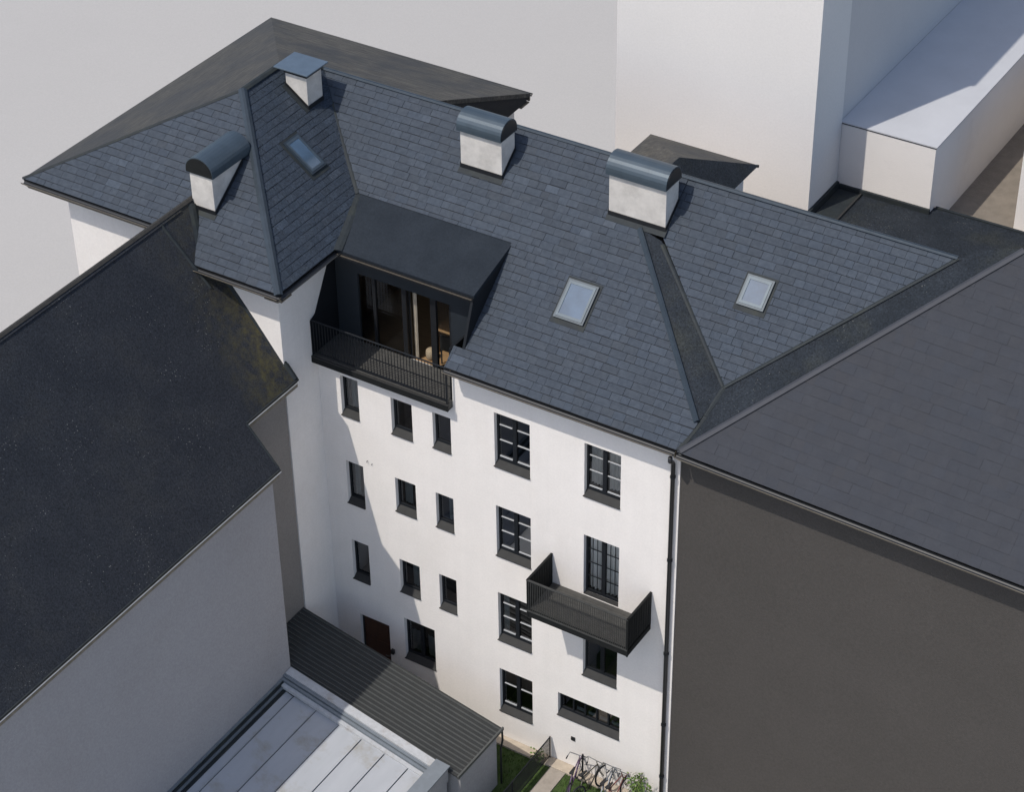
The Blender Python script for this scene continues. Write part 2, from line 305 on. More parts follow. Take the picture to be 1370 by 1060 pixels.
# --- windows
rw = random.Random(3)
def window(c, z0, z1, style):
    x0, x1 = col[c]; yf = .125; fw = .055
    zb = z0 + (.12 if style != 'french' else .03)
    f = MB()
    f.box(x0, x0 + fw, yf, yf + .06, zb, z1); f.box(x1 - fw, x1, yf, yf + .06, zb, z1)
    f.box(x0 + fw, x1 - fw, yf + .001, yf + .061, z1 - fw, z1); f.box(x0 + fw, x1 - fw, yf + .001, yf + .061, zb, zb + fw * 1.4)
    xm = (x0 + x1) / 2; zi0 = zb + fw * 1.4; zi1 = z1 - fw
    panes = [(x0 + fw, x1 - fw)]
    if style in ('m', 'm2', 'french', 'p', 'k'):
        f.box(xm - .055, xm + .055, yf - .006, yf + .062, zi0, zi1)
        panes = [(x0 + fw, xm - .055), (xm + .055, x1 - fw)]
    if style == 'wide':
        n = 5; wd = (x1 - x0 - 2 * fw) / n; panes = []
        for i in range(n):
            panes.append((x0 + fw + i * wd + .022, x0 + fw + (i + 1) * wd - .022))
            if i: f.box(x0 + fw + i * wd - .022, x0 + fw + i * wd + .022, yf - .004, yf + .062, zi0, zi1)
    o = obj('window' if style != 'french' else 'french_door', f, 'anthracite', house)
    for (a, b) in panes:
        obj('pane', MB().quad((a, yf + .035, zi0), (b, yf + .035, zi0), (b, yf + .035, zi1), (a, yf + .035, zi1)), 'doorglass' if style == 'french' or (c == 'e' and style == 'm') else 'glass', o)
    mu = MB()
    if style in ('m', 'm2'):
        for (a, b) in panes:
            a += .02; b -= .02; n = 2 if style == 'm' else 1
            for i in range(1, n + 1):
                z = zi0 + (zi1 - zi0) * (i / (n + 1) + .06); obj('muntin', B(a, b, yf + .005, yf + .045, z - .008, z + .008), 'muntin', o)
            obj('weather_bar', B(a, b, yf + .002, yf + .03, zi0 + .03, zi0 + .062), 'muntin', o)
    if style == 'french':
        for (a, b) in panes:
            for i in range(1, 4):
                z = zi0 + (zi1 - zi0) * i / 4; obj('muntin', B(a, b, yf + .012, yf + .03, z - .012, z + .012), 'anthracite', o)
            for i in range(1, 3):
                x = a + (b - a) * i / 3; obj('muntin', B(x - .006, x + .006, yf + .010, yf + .029, zi0, zi1), 'anthracite', o)
    if style == 'wide':
        for i, (a, b) in enumerate(panes):
            if i: obj('pale_inner_bar', B(a + .03, b - .03, yf + .09, yf + .12, zi0 + .02, zi0 + .12), 'muntin', o)  # pale bar low behind each pane after the first
    # shallow box behind the pane; the room's darkness is put into its colour
    d = .75; ln = MB(); yb = yf + .062
    X0, X1, Z0, Z1 = x0 - .001, x1 + .001, z0 + .02, z1 + .001
    for q in ([(X0, yb + d, Z0), (X1, yb + d, Z0), (X1, yb + d, Z1), (X0, yb + d, Z1)], [(X0, yb, Z0), (X0, yb + d, Z0), (X0, yb + d, Z1), (X0, yb, Z1)], [(X1, yb, Z0), (X1, yb + d, Z0), (X1, yb + d, Z1), (X1, yb, Z1)],
              [(X0, yb, Z0), (X1, yb, Z0), (X1, yb + d, Z0), (X0, yb + d, Z0)], [(X0, yb, Z1), (X1, yb, Z1), (X1, yb + d, Z1), (X0, yb + d, Z1)]): ln.quad(*q)
    obj('room_lining', ln, 'room', o)
    # curtains hanging behind the glass
    def curt(a, b, za, zb_, amp=.03, wl=.11):
        k = max(6, int((b - a) / .012)); V = []; F = []
        for i in range(k + 1):
            x = a + (b - a) * i / k; y = yb + .045 + amp * math.sin(2 * math.pi * x / wl) + .012 * math.sin(17 * x)
            V += [(x, y, za), (x, y, zb_)]
        for i in range(k): F.append((2 * i, 2 * i + 2, 2 * i + 3, 2 * i + 1))
        obj('curtain', MB().add(V, F), 'net' if style == 'french' else 'curtain', o, smooth=True)
    if style == 'french':
        for (a, b) in panes: curt(a, b, zi0, zi1)
    elif style == 'm' and c == 'e':
        for (a, b) in panes: curt(a + .03, b - .03, zi0 + .1, zi1, .02, .09)
    elif style == 's':
        q = rw.random(); a, b = panes[0]
        if q < .5: wd = (b - a); s = rw.uniform(.1, .55); curt(a + wd * s, a + wd * min(1, s + rw.uniform(.25, .45)), zi0, zi1, .02, .08)
    elif style == 'k':
        for (a, b) in panes: curt(a + .05, b - .02, zi0 + .02, zi0 + .75, .015, .14)
    elif style in ('m', 'p') and rw.random() < .6:
        a, b = panes[0]; curt(a, a + (b - a) * .35, zi0, zi1, .02, .09)
    if style == 'french': obj('threshold', B(x0 + .002, x1 - .002, -.004, yf - .002, z0 + .002, z0 + .02), 'sill', o)
    if style != 'french':
        s = MB(); P = [(x0 - .03 * 0 + .002, -.035, z0 - .004), (x1 - .002, -.035, z0 - .004), (x1 - .002, yf + .01, zb + .012), (x0 + .002, yf + .01, zb + .012)]
        s.slab(P, .03); s.box(x0 - .018, x1 + .004, -.045, -.003, z0 - .022, z0 - .005)
        obj('window_sill', s, 'sill', o)
    return o
for a in wins: window(*a)

# --- brown back door
x0, x1, z0, z1 = door_open
d = obj('door', B(x0 + .05, x1 - .05, .13, .18, z0, z1 - .05), 'brown', house, bevel=.004, label='dark brown wooden back door')
obj('door_frame', B(x0, x0 + .05, .11, .19, z0, z1).box(x1 - .05, x1, .11, .19, z0, z1).box(x0 + .05, x1 - .05, .111, .191, z1 - .05, z1), 'black', d)
for i in range(3): obj('door_panel', B(x0 + .14, x1 - .14, .118, .131, .25 + i * .7, .8 + i * .7), 'brown', d, bevel=.006)
obj('door_handle', MB().tube([(x1 - .12, .13, 1.1), (x1 - .12, .08, 1.1), (x1 - .24, .08, 1.1)], .011), 'steel', d)
obj('wall_lamp', B(-3.56, -3.46, -.10, -.004, 1.42, 1.58), 'black', house, bevel=.02)
obj('air_vent', MB().tube([(2.32, -.03, 1.08), (2.32, .0, 1.08)], .085, 4), 'black', house)
obj('wall_hook', MB().tube([(-3.99, 0, 8.06), (-3.99, -.05, 8.07), (-3.98, -.05, 8.03)], .010, 6), 'black', house)
obj('wall_hook', MB().tube([(-3.85, 0, 8.01), (-3.85, -.04, 8.01), (-3.85, -.04, 7.99)], .009, 6), 'black', house)

# --- roof decks
A_ = (-8.6, 1.85, 16.95); R_ = (-8.6, 3.42, 16.95); M0 = (-8.0, 4.5, 16.5); FL = (-13.5, -1.45, zp1(-1.45)); FR = (-4.87, -1.98, 14.15); BL = (-13.35, 9.10, 14.60); BR = (-4.55, 9.20, 14.50)
C0 = (5.35, -.48, 12.41); H1a = (2.2, 3.27); H1b = (5.56, .13); Vv = (5.755, 1.01, z3(1.01)); Rg = (9.80, 4.5, 16.46); Tt = (11.17, 4.88, 16.93)
Vm = (-5.42, 2.25)
roof = MB()
def mp_(pts): return [(x, y, zm(y)) for x, y in pts]
MAIN = [[(-8.0, 4.5), (-6.60, 3.27), (2.2, 3.27), (2.85, 3.27), (2.85, 4.5)], [(-6.60, 3.27), Vm, (3.28, 2.25), H1a],
        [(-.82, 2.25), (-.82, 0), (5.53, 0), H1b, (3.28, 2.25)], [(-1.12, 0), (-1.12, -.46), (5.33, -.46), (5.53, 0)]]
P3P = [(2.85, 3.27), (2.85, 4.5), (9.80, 4.5), (5.755, 1.01)]
P2P = [(-8.6, 1.85), (-8.6, 3.42), (-8.0, 4.5), Vm, (-4.87, .45), (-4.87, -1.98)]
P1P = [[(-8.6, 1.85), (-13.5, -1.45), (-5.386, -1.45)], [(-8.2, -1.45), (-5.386, -1.45), (-4.87, -1.98), (-8.2, -1.98)]]
t = .13
roof.slab(mp_([(-8.0, 4.5), Vm, (-.82, 2.25), (-.82, 0), (-1.12, 0), (-1.12, -.46), (5.33, -.46), H1b, H1a, (2.85, 3.27), (2.85, 4.5)]), t)
roof.slab([(x, y, z3(y)) for x, y in P3P], t)
roof.slab([(x, y, zp2(x)) for x, y in P2P], t)
roof.slab([(x, y, zp1(y)) for x, y in P1P[0]], t); roof.slab([(x, y, zp1(y)) for x, y in P1P[1]], t)
RO = obj('roof', roof, 'underlay', house)
obj('rear_slope', MB().slab([(*R_[:2], R_[2] + .012), (M0[0], M0[1], M0[2] + .012), (-4.5, 4.5, 16.51), BR, BL], .12), 'oldroof', RO, label='weathered brown rear roof slope')
obj('side_slope', MB().slab([FL, (*A_[:2], A_[2] + .01), (*R_[:2], R_[2] + .01), BL], .12), 'oldroof_y', RO, label='weathered dark left roof slope')
obj('rear_cheek', MB().slab([(-4.52, 4.6, 16.44), (-4.57, 9.12, 14.47), (-4.57, 9.0, 14.30), (-4.52, 4.6, 14.30)], .05, (-1, 0, 0)), 'underlay', RO)
obj('rear_slope', MB().slab([(-4.45, 4.5, 16.47), (9.8, 4.5, 16.44), (9.8, 8.7, 12.2), (-4.45, 8.7, 12.2)], .1), 'underlay', RO, label='steep rear roof slope')
# rear hipped bay
rb = MB(); a = (-.2, 8.15, 15.0); b = (2.98, 8.15, 15.0); ap = (2.0, 5.6, 16.22); ap2 = (2.0, 5.2, 16.22); c_ = (-.2, 5.0, 15.0); d_ = (2.98, 5.0, 15.0)
obj('rear_bay_roof', MB().slab([a, b, ap], .06).slab([a, ap, ap2, c_], .06), 'oldroof', RO, label='weathered brown roof of the rear bay')
obj('rear_bay_slope', MB().slab([(b[0], b[1], b[2] + .02), (d_[0], d_[1], d_[2] + .02), (ap2[0], ap2[1], ap2[2] + .02), (ap[0], ap[1], ap[2] + .02)], .06), 'bitumen', RO)
obj('rear_bay_wall', B(.1, 2.7, 5.0, 7.85, 12.2, 14.85), 'plaster', house)

# strip that faces right beside the main slope
strip = [(2.2, 3.27, zm(3.27) + .02), (5.56, .13, zm(.13) + .02), Vv, (2.85, 3.20, z3(3.2) + .02)]
obj('side_strip', MB().slab(strip, .12), 'bitumen', RO, label='dark mossy roof strip beside the hip')

# --- slates
def clip(poly, conv):
    s = sum(conv[i][0] * conv[(i + 1) % len(conv)][1] - conv[(i + 1) % len(conv)][0] * conv[i][1] for i in range(len(conv)))
    cv = conv if s > 0 else conv[::-1]; out = poly
    for i in range(len(cv)):
        a, b = cv[i], cv[(i + 1) % len(cv)]; inp = out; out = []
        ins = lambda p: (b[0] - a[0]) * (p[1] - a[1]) - (b[1] - a[1]) * (p[0] - a[0]) >= -1e-9
        for j in range(len(inp)):
            p, q = inp[j], inp[(j + 1) % len(inp)]; ip, iq = ins(p), ins(q)
            if ip: out.append(p)
            if ip != iq:
                den = (b[0] - a[0]) * (q[1] - p[1]) - (b[1] - a[1]) * (q[0] - p[0])
                tt = -((b[0] - a[0]) * (p[1] - a[1]) - (b[1] - a[1]) * (p[0] - a[0])) / den
                out.append((p[0] + (q[0] - p[0]) * tt, p[1] + (q[1] - p[1]) * tt))
        if len(out) < 3: return []
    return out
def area(P): return abs(sum(P[i][0] * P[(i + 1) % len(P)][1] - P[(i + 1) % len(P)][0] * P[i][1] for i in range(len(P)))) / 2
WIDTHS = [.22, .26, .29, .32, .37, .44]
def tint_rand(r, amt=.10):
    k = 1 + r.gauss(0, amt * .55); k = max(.8, min(1.35, k)); h = r.gauss(0, .012)
    if r.random() < .015 and amt > .05: k *= 1.25
    return (k * (1 + h), k, k * (1 - h))
class Plane:
    def __init__(s, o, u, v): s.o = Vector(o); s.u = Vector(u).normalized(); s.v = Vector(v).normalized(); s.n = s.u.cross(s.v); s.n *= 1 if s.n.z > 0 else -1
    def p(s, a, b, h=0): return s.o + s.u * a + s.v * b + s.n * h
    def uv(s, P): d = Vector(P) - s.o; return (d.dot(s.u), d.dot(s.v))
def slates(pl, polys, seed, mb, e=.200, gu=.006, gv=.011, h=.016, amt=.10, wob=.010):
    """lay slates in rows; clipped ones are joined into mb, whole ones are returned"""
    r = random.Random(seed); full = []
    allp = [q for P in polys for q in P]; v0 = min(q[1] for q in allp); v1 = max(q[1] for q in allp); u0 = min(q[0] for q in allp); u1 = max(q[0] for q in allp)
    row = 0; v = v0
    while v < v1:
        u = u0 - r.random() * .5
        while u < u1:
            wd = r.choice(WIDTHS); j = r.uniform(-wob, wob)
            T = [(u + gu / 2, v + gv + j * .6), (u + wd - gu / 2, v + gv + j * .6 + r.uniform(-wob, wob) * .6), (u + wd - gu / 2, v + e), (u + gu / 2, v + e)]
            u += wd
            for P in polys:
                c = clip(T, P)
                if not c or area(c) < .002: continue
                if abs(area(c) - area(T)) < 1e-6: full.append((T, wd)); continue
                put(mb, pl, c, h, v, e, tint_rand(r, amt), r)
        v += e; row += 1
    return full
def put(mb, pl, c, h, v, e, tint, r):
    mb.tint = tint; hs = h + r.uniform(-.004, .005); k = len(c); s1 = r.uniform(-.012, .012)
    um = sum(q[0] for q in c) / k
    top = [pl.p(a, b, hs * (1.15 - .5 * (b - v) / e) + s1 * (a - um)) for a, b in c]; bot = [pl.p(a, b, .001) for a, b in c]
    mb.add(top + bot, [tuple(range(k))] + [(i, i + k, (i + 1) % k + k, (i + 1) % k) for i in range(k)]); mb.tint = None

def lay(name, pl, polys3, seed, mt, **kw):
    mb = MB(); polys = [[pl.uv(p) for p in P] for P in polys3]
    full = slates(pl, polys, seed, mb, **kw)
    return mb, full
plm = Plane((0, -.46, zm(-.46)), (1, 0, 0), (0, 1, ms)); pl3 = Plane((0, -.46, z3(-.46)), (1, 0, 0), (0, 1, .85))
pl2 = Plane((-4.87, 0, zp2(-4.87)), (0, 1, 0), (-1, 0, .75)); pl1 = Plane((0, -1.98, zp1(-1.98)), (1, 0, 0), (0, 1, .73))
mbm, fm = lay('m', plm, [mp_(P) for P in MAIN], 11, 'slate')
mb3, f3 = lay('3', pl3, [[(x, y, z3(y)) for x, y in P3P]], 12, 'slate')
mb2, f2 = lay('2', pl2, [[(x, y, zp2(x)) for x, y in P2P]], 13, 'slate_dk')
mb1, f1 = lay('1', pl1, [[(x, y, zp1(y)) for x, y in P] for P in P1P], 14, 'slate')
rs = random.Random(5)
allf = [(plm, T, wd) for T, wd in fm] + [(pl3, T, wd) for T, wd in f3]
campos = Vector((24.2, -37.2, 44.5))
allf.sort(key=lambda q: (q[0].p(*q[1][0]) - campos).length)
variants = {}
for wd in WIDTHS:
    for k in range(6):
        m_ = MB(); lp = Plane((0, 0, 0), (1, 0, 0), (0, 1, 0)); g = .007; e = .200
        jb = rs.uniform(-.006, .006)
        put(m_, lp, [(-wd / 2 + g / 2, -e / 2 + .013 + jb), (wd / 2 - g / 2, -e / 2 + .013 + rs.uniform(-.006, .006)), (wd / 2 - g / 2, e / 2), (-wd / 2 + g / 2, e / 2)], .016, -e / 2, e, tint_rand(rs), rs)
        me = bpy.data.meshes.new('slate'); me.from_pydata([tuple(p) for p in m_.v], [], m_.f); me.update(); me.materials.append(MT['slate'])
        at = me.color_attributes.new('tint', 'FLOAT_COLOR', 'POINT'); at.data.foreach_set('color', [c for t_ in m_.t for c in (*t_, 1.0)])
        variants[(wd, k)] = me
for i, (pl, T, wd) in enumerate(allf):
    if i < 300:
        uc = (T[0][0] + T[1][0]) / 2; vc = T[2][1] - .100
        o = bpy.data.objects.new('slate', variants[(wd, rs.randrange(6))]); C.objects.link(o); o.parent = RO
        o.location = pl.p(uc, vc) - WL[RO]
        o.rotation_euler = Matrix((pl.u, pl.v, pl.n)).transposed().to_euler()
    else:
        put(mbm, pl, T, .016, T[2][1] - .200, .200, tint_rand(rs), rs)
for T, wd in f2: put(mb2, pl2, T, .016, T[2][1] - .200, .200, tint_rand(rs), rs)
for T, wd in f1: put(mb1, pl1, T, .016, T[2][1] - .200, .200, tint_rand(rs), rs)
mbm.add(mb3.v, mb3.f); mbm.t += mb3.t
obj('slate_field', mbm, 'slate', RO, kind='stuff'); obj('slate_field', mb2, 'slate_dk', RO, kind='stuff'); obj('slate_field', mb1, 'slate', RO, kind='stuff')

# --- hip caps, ridge caps, valley flashings
def cap(name, a, b, w, h, mt, nrm=(0, 0, 1), lift=.0, kind=None):
    a = Vector(a) + Vector((0, 0, lift)); b = Vector(b) + Vector((0, 0, lift))
    d = (b - a).normalized(); sd = d.cross(Vector(nrm)).normalized(); up = sd.cross(d)
    V = []
    for p in (a, b): V += [p - sd * w / 2, p - sd * w * .16 + up * h, p + sd * w * .16 + up * h, p + sd * w / 2]
    return obj(name, MB().add(V, [(0, 1, 5, 4), (1, 2, 6, 5), (2, 3, 7, 6), (0, 3, 2, 1), (4, 5, 6, 7), (0, 4, 7, 3)]), mt, RO)
cap('hip_cap', FR, (A_[0], A_[1], A_[2] + .02), .22, .06, 'lead', lift=.0)
cap('hip_cap', (5.53, .15, zm(.15)), (2.22, 3.25, zm(3.25)), .17, .08, 'lead', lift=.02)
cap('hip_cap', FL, A_, .10, .035, 'leaddk')
cap('ridge_cap', A_, R_, .22, .05, 'leaddk'); cap('ridge_cap', R_, M0, .14, .04, 'leaddk')
cap('ridge_cap', M0, (9.8, 4.5, 16.47), .16, .03, 'lead', lift=.01)
cap('valley_flashing', (-7.95, 4.42, zm(4.42)), (Vm[0], Vm[1], zm(Vm[1])), .18, .022, 'leaddk')
cap('valley_flashing', (2.9, 3.15, z3(3.15)), Vv, .13, .022, 'leaddk', lift=.015)
# flashing between wing roof and dormer
cap('valley_flashing', (Vm[0], Vm[1], 14.62), (-4.80, .36, 14.17), .26, .03, 'leaddk')

# --- eaves: gutters and boards
def gutter(a, b, parent, out, name='gutter'):
    a = Vector(a); b = Vector(b); o = Vector(out); r = .065
    V = []; F = []; n = 7
    for p in (a, b):
        for i in range(n): th = math.pi * i / (n - 1); V.append(p + o * (.06 - r * math.cos(th)) + Vector((0, 0, -.03 - r * math.sin(th))))
    F = [(i, i + 1, n + i + 1, n + i) for i in range(n - 1)]
    g = obj(name, MB().add(V, F), 'black', parent); sm = g.modifiers.new('thick', 'SOLIDIFY'); sm.thickness = .012
    mb = MB(); w1 = a + o * .128 + Vector((0, 0, -.045)); w2 = b + o * .128 + Vector((0, 0, -.045))
    obj('gutter_bead', MB().tube([w1, w2], .012, 6), 'wood', g)
    f1 = a - o * .03 + Vector((0, 0, -.19)); f2 = b - o * .03 + Vector((0, 0, -.19))
    obj('eave_board', MB().bar(f1, f2, .05, .12), 'wood', g)
    s1 = a - o * .26 + Vector((0, 0, -.24)); s2 = b - o * .26 + Vector((0, 0, -.24))
    obj('soffit', MB().bar(s1, s2, .42, .03), 'wood', g)
    return g
gutter((-1.12, -.47, zm(-.47)), (5.30, -.47, zm(-.47)), house, (0, -1, 0))
gutter((-13.45, -1.46, zp1(-1.46)), (-8.3, -1.46, zp1(-1.46)), house, (0, -1, 0))
gutter((-8.2, -1.99, 14.14), (-4.83, -1.99, 14.14), house, (0, -1, 0))
gutter((-4.86, -1.98, 14.13), (-4.86, .40, 14.13), house, (1, 0, 0))
gutter((-13.34, 9.1, 14.55), (-4.55, 9.2, 14.47), house, (0, 1, 0))
obj('wing_soffit', MB().slab([(-8.15, -1.95, 13.94), (-4.9, -1.95, 13.94), (-4.9, .30, 13.94), (-8.15, .3, 13.94)], .03), 'wood', house)
obj('left_soffit', MB().slab([(-13.4, -1.42, 14.30), (-8.2, -1.42, 14.30), (-8.2, 8.9, 14.30), (-13.3, 8.9, 14.30)], .03), 'wood', house)

# downpipe
dp = obj('downpipe', MB().tube([(5.22, -.53, 12.22), (5.20, -.50, 12.08), (5.10, -.22, 11.85), (5.08, -.10, 11.70), (5.08, -.095, 6), (5.08, -.095, 0)], .055, 10), 'black', house, smooth=True)
for z in (11.3, 8.7, 5.6, 3.1, 1.2): obj('pipe_bracket', MB().tube([(5.08, -.095, z - .03), (5.08, -.095, z + .03)], .072, 10), 'anthracite', dp)

# --- chimneys
def chimney(x0, x1, y0, y1, zb, zt, kind):
    c = obj('chimney', B(x0, x1, y0, y1, zb, zt), 'chim', house, bevel=.012)
    if kind == 'flat':
        obj('chimney_neck', B(x0 - .03, x1 + .03, y0 - .03, y1 + .03, zt, zt + .10), 'black', c)
        obj('chimney_cap', B(x0 - .26, x1 + .14, y0 - .14, y1 + .14, zt + .12, zt + .16), 'leadlit', c, bevel=.008)
    else:
        ax = 'x' if kind == 'bx' else 'y'
        if ax == 'x': a = (x0 - .05, x1 + .03, y0 - .09, y1 + .07)
        else: a = (x0 - .07, x1 + .07, y0 - .05, y1 + .30)
        obj('chimney_cap', MB().halfbarrel(*a, zt + .13, ax, sag=.11, rs=.9), 'capmetal', c, smooth=False)
        if ax == 'x': obj('cap_end', MB().halfbarrel(a[1], a[1] + .012, a[2] + .03, a[3] - .03, zt + .12, ax, sag=.07, rs=.9), 'black', c)
        else: obj('cap_end', MB().halfbarrel(a[0] + .02, a[1] - .02, a[2] - .012, a[2], zt + .12, ax, sag=.08, rs=.9), 'balc', c)
    return c
def base_flash(c, x0, x1, y0, y1, zf):
    V = []; h = .16
    P = [(x0 - .015, y0 - .015), (x1 + .015, y0 - .015), (x1 + .015, y1 + .015), (x0 - .015, y1 + .015)]
    mb = MB()
    for i in range(4):
        a, b = P[i], P[(i + 1) % 4]
        za, zb = zf(*a), zf(*b); mb.quad((*a, za), (*b, zb), (*b, zb + h), (*a, za + h))
    obj('chimney_flashing', mb, 'black', c)
    a = (x0 - .04, y0 - .12); b = (x1 + .04, y0 - .12)
    mb = MB().slab([(*a, zf(*a) + .035), (*b, zf(*b) + .035), (b[0], y0 + .02, zf(b[0], y0) + .05), (a[0], y0 + .02, zf(a[0], y0) + .05)], .02)
    obj('apron_flashing', mb, 'leaddk', c)
c = chimney(-3.01, -1.79, 3.37, 3.99, 15.4, 16.66, 'bx'); base_flash(c, -3.01, -1.79, 3.37, 3.99, lambda x, y: zm(y))
c = chimney(1.29, 2.86, 3.34, 3.96, 15.4, 16.72, 'bx'); base_flash(c, 1.29, 2.86, 3.34, 3.96, lambda x, y: zm(y))
c = chimney(-8.13, -7.46, 3.04, 3.68, 15.9, 17.04, 'flat'); base_flash(c, -8.13, -7.46, 3.04, 3.68, lambda x, y: zp2(x) if y < 3.9 else zm(y))
c = chimney(-8.27, -7.57, -.87, .33, 14.7, 16.03, 'by'); base_flash(c, -8.27, -7.57, -.87, .33, lambda x, y: zp1(y))

# --- skylights
def skylight(pl, P):
    uv = [pl.uv(p) for p in P]; u0 = min(q[0] for q in uv); u1 = max(q[0] for q in uv); v0 = min(q[1] for q in uv); v1 = max(q[1] for q in uv)
    def fr(a0, a1, b0, b1, h0, h1):
        V = [pl.p(a, b, h) for h in (h0, h1) for a, b in ((a0, b0), (a1, b0), (a1, b1), (a0, b1))]
        return MB().add(V, [(0, 3, 2, 1), (4, 5, 6, 7), (0, 1, 5, 4), (1, 2, 6, 5), (2, 3, 7, 6), (3, 0, 4, 7)])
    f = MB()
    for q in ((u0, u0 + .07, v0, v1), (u1 - .07, u1, v0, v1), (u0 + .07, u1 - .07, v0, v0 + .09), (u0 + .07, u1 - .07, v1 - .09, v1)):
        m_ = fr(*q, -.02, .085 if q[2] == v0 and q[3] == v1 else .083); f.add(m_.v, m_.f)
    s = obj('skylight', f, 'lead', house)
    m_ = fr(u0 - .06, u1 + .06, v0 - .13, v1 + .07, .0, .026); obj('skylight_flashing', m_, 'leaddk', s)
    f2_ = MB()
    for q in ((u0 + .05, u0 + .105, v0 + .05, v1 - .05), (u1 - .105, u1 - .05, v0 + .05, v1 - .05), (u0 + .105, u1 - .105, v0 + .05, v0 + .12), (u0 + .105, u1 - .105, v1 - .12, v1 - .05)):
        m_ = fr(*q, .03, .102 if q[2] == v0 + .05 and q[3] == v1 - .05 else .100); f2_.add(m_.v, m_.f)
    obj('sash', f2_, 'capmetal', s)
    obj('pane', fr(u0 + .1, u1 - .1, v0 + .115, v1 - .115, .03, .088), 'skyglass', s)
skylight(plm, [(1.05, 1.93, 14.39), (1.88, 1.94, 14.4), (1.88, 1.14, 13.75), (1.06, 1.14, 13.75)])
skylight(pl3, [(5.26, 3.07, 15.33), (5.95, 3.06, 15.32), (5.91, 2.47, 14.83), (5.25, 2.49, 14.85)])
skylight(pl2, [(-7.21, 1.55, 15.91), (-7.14, 2.13, 15.86), (-6.37, 2.10, 15.27), (-6.34, 1.52, 15.26)])

# --- loggia (dormer roof, cheeks, glazing, terrace, railing)
DZ = 14.14
lg = obj('loggia_roof', MB().slab([(-5.52, 2.32, 14.665), (-.80, 2.32, 14.665), (-.78, .42, DZ), (-4.88, .42, DZ)], .10), 'dormer', house, label='flat dark roof over the loggia')
obj('fascia', MB().bar((-4.86, .43, DZ - .20), (-.80, .43, DZ - .20), .05, .12), 'black', lg)
obj('fascia_trim', MB().bar((-4.84, .385, DZ - .12), (-.82, .385, DZ - .12), .03, .022), 'trim', lg)
obj('soffit', MB().slab([(-5.36, .99, DZ - .2), (-.86, .99, DZ - .2), (-.86, .45, DZ - .22), (-4.9, .45, DZ - .22)], .03), 'black', lg)
obj('cheek', MB().slab([(-.80, 2.30, 14.60), (-.80, .45, DZ - .08), (-.80, -.02, 12.80), (-.80, .4, zm(.4) - .3), (-.80, 2.30, 14.2)], .07, (-1, 0, 0)), 'anthracite', house, label='dark right cheek of the loggia')
obj('cheek', MB().slab([(-5.375, .98, 13.80), (-5.375, .86, 13.70), (-5.375, .02, 12.25), (-5.375, -.20, 12.15), (-5.375, -.20, 11.0), (-5.375, .98, 11.0)], .022, (-1, 0, 0)), 'anthracite', house, label='dark left cheek of the loggia')
obj('cheek', B(-1.28, -1.22, .001, .95, 10.95, 12.66), 'anthracite', house)
tr = obj('terrace', B(-5.39, -1.22, -.22, .95, 10.92, 11.10), 'deck', house, label='grey loggia terrace floor')
for i in range(9): obj('deck_board', B(-5.36, -1.30, -.20 + i * .125, -.085 + i * .125, 11.101, 11.118), 'deck', tr)
gl = obj('glazed_front', B(-5.352, -4.67, .95, 1.05, 10.95, 13.9).box(-1.83, -.86, .951, 1.051, 10.95, 13.9).box(-4.67, -1.83, .95, 1.05, 13.2, 13.9), 'clad', house, label='dark portal frame around the loggia glazing')
obj('mullion', B(-4.24, -4.15, .98, 1.06, 10.98, 13.2), 'black', gl); obj('mullion', B(-3.33, -3.20, .97, 1.06, 10.98, 13.2), 'black', gl)
obj('mullion', B(-2.47, -2.30, .97, 1.06, 10.98, 13.2), 'black', gl); obj('mullion', B(-1.90, -1.83, .97, 1.06, 10.98, 13.2), 'black', gl)
obj('door_sill', B(-4.67, -1.83, .93, 1.07, 10.95, 11.02), 'muntin', gl)
for (a, b) in ((-4.67, -4.24), (-4.15, -3.33), (-2.30, -1.90)): obj('pane', MB().quad((a, 1.02, 11.02), (b, 1.02, 11.02), (b, 1.02, 13.2), (a, 1.02, 13.2)), 'doorglass', gl)
obj('sliding_leaf', B(-3.20, -3.15, 1.08, 1.13, 11.02, 13.18), 'black', gl)
rm = MB()   # room behind the glazing
obj('room_floor', B(-5.3, -.9, 1.07, 4.3, 10.85, 10.97), 'oak', house)
obj('room_wall', B(-5.3, -.9, 4.3, 4.36, 10.97, 13.9).box(-5.36, -5.3, 1.07, 4.3, 10.97, 13.9).box(-.9, -.84, 1.07, 4.3, 10.97, 13.2), 'walnut', house)
obj('room_ceiling', B(-5.3, -.9, 1.07, 2.0, 13.78, 13.84).box(-5.3, -.9, 2.0, 4.3, 13.78, 13.84), 'room', house)
def curtain(a, b, z0, z1, y, name, mt, parent):
    k = int((b - a) / .01) + 6; V = []
    for i in range(k + 1): x = a + (b - a) * i / k; V += [(x, y + .02 * math.sin(60 * x), z0), (x, y + .02 * math.sin(60 * x), z1)]
    return obj(name, MB().add(V, [(2 * i, 2 * i + 2, 2 * i + 3, 2 * i + 1) for i in range(k)]), mt, parent, smooth=True)
curtain(-3.13, -3.02, 11.0, 13.2, 1.17, 'curtain', 'tan', gl)
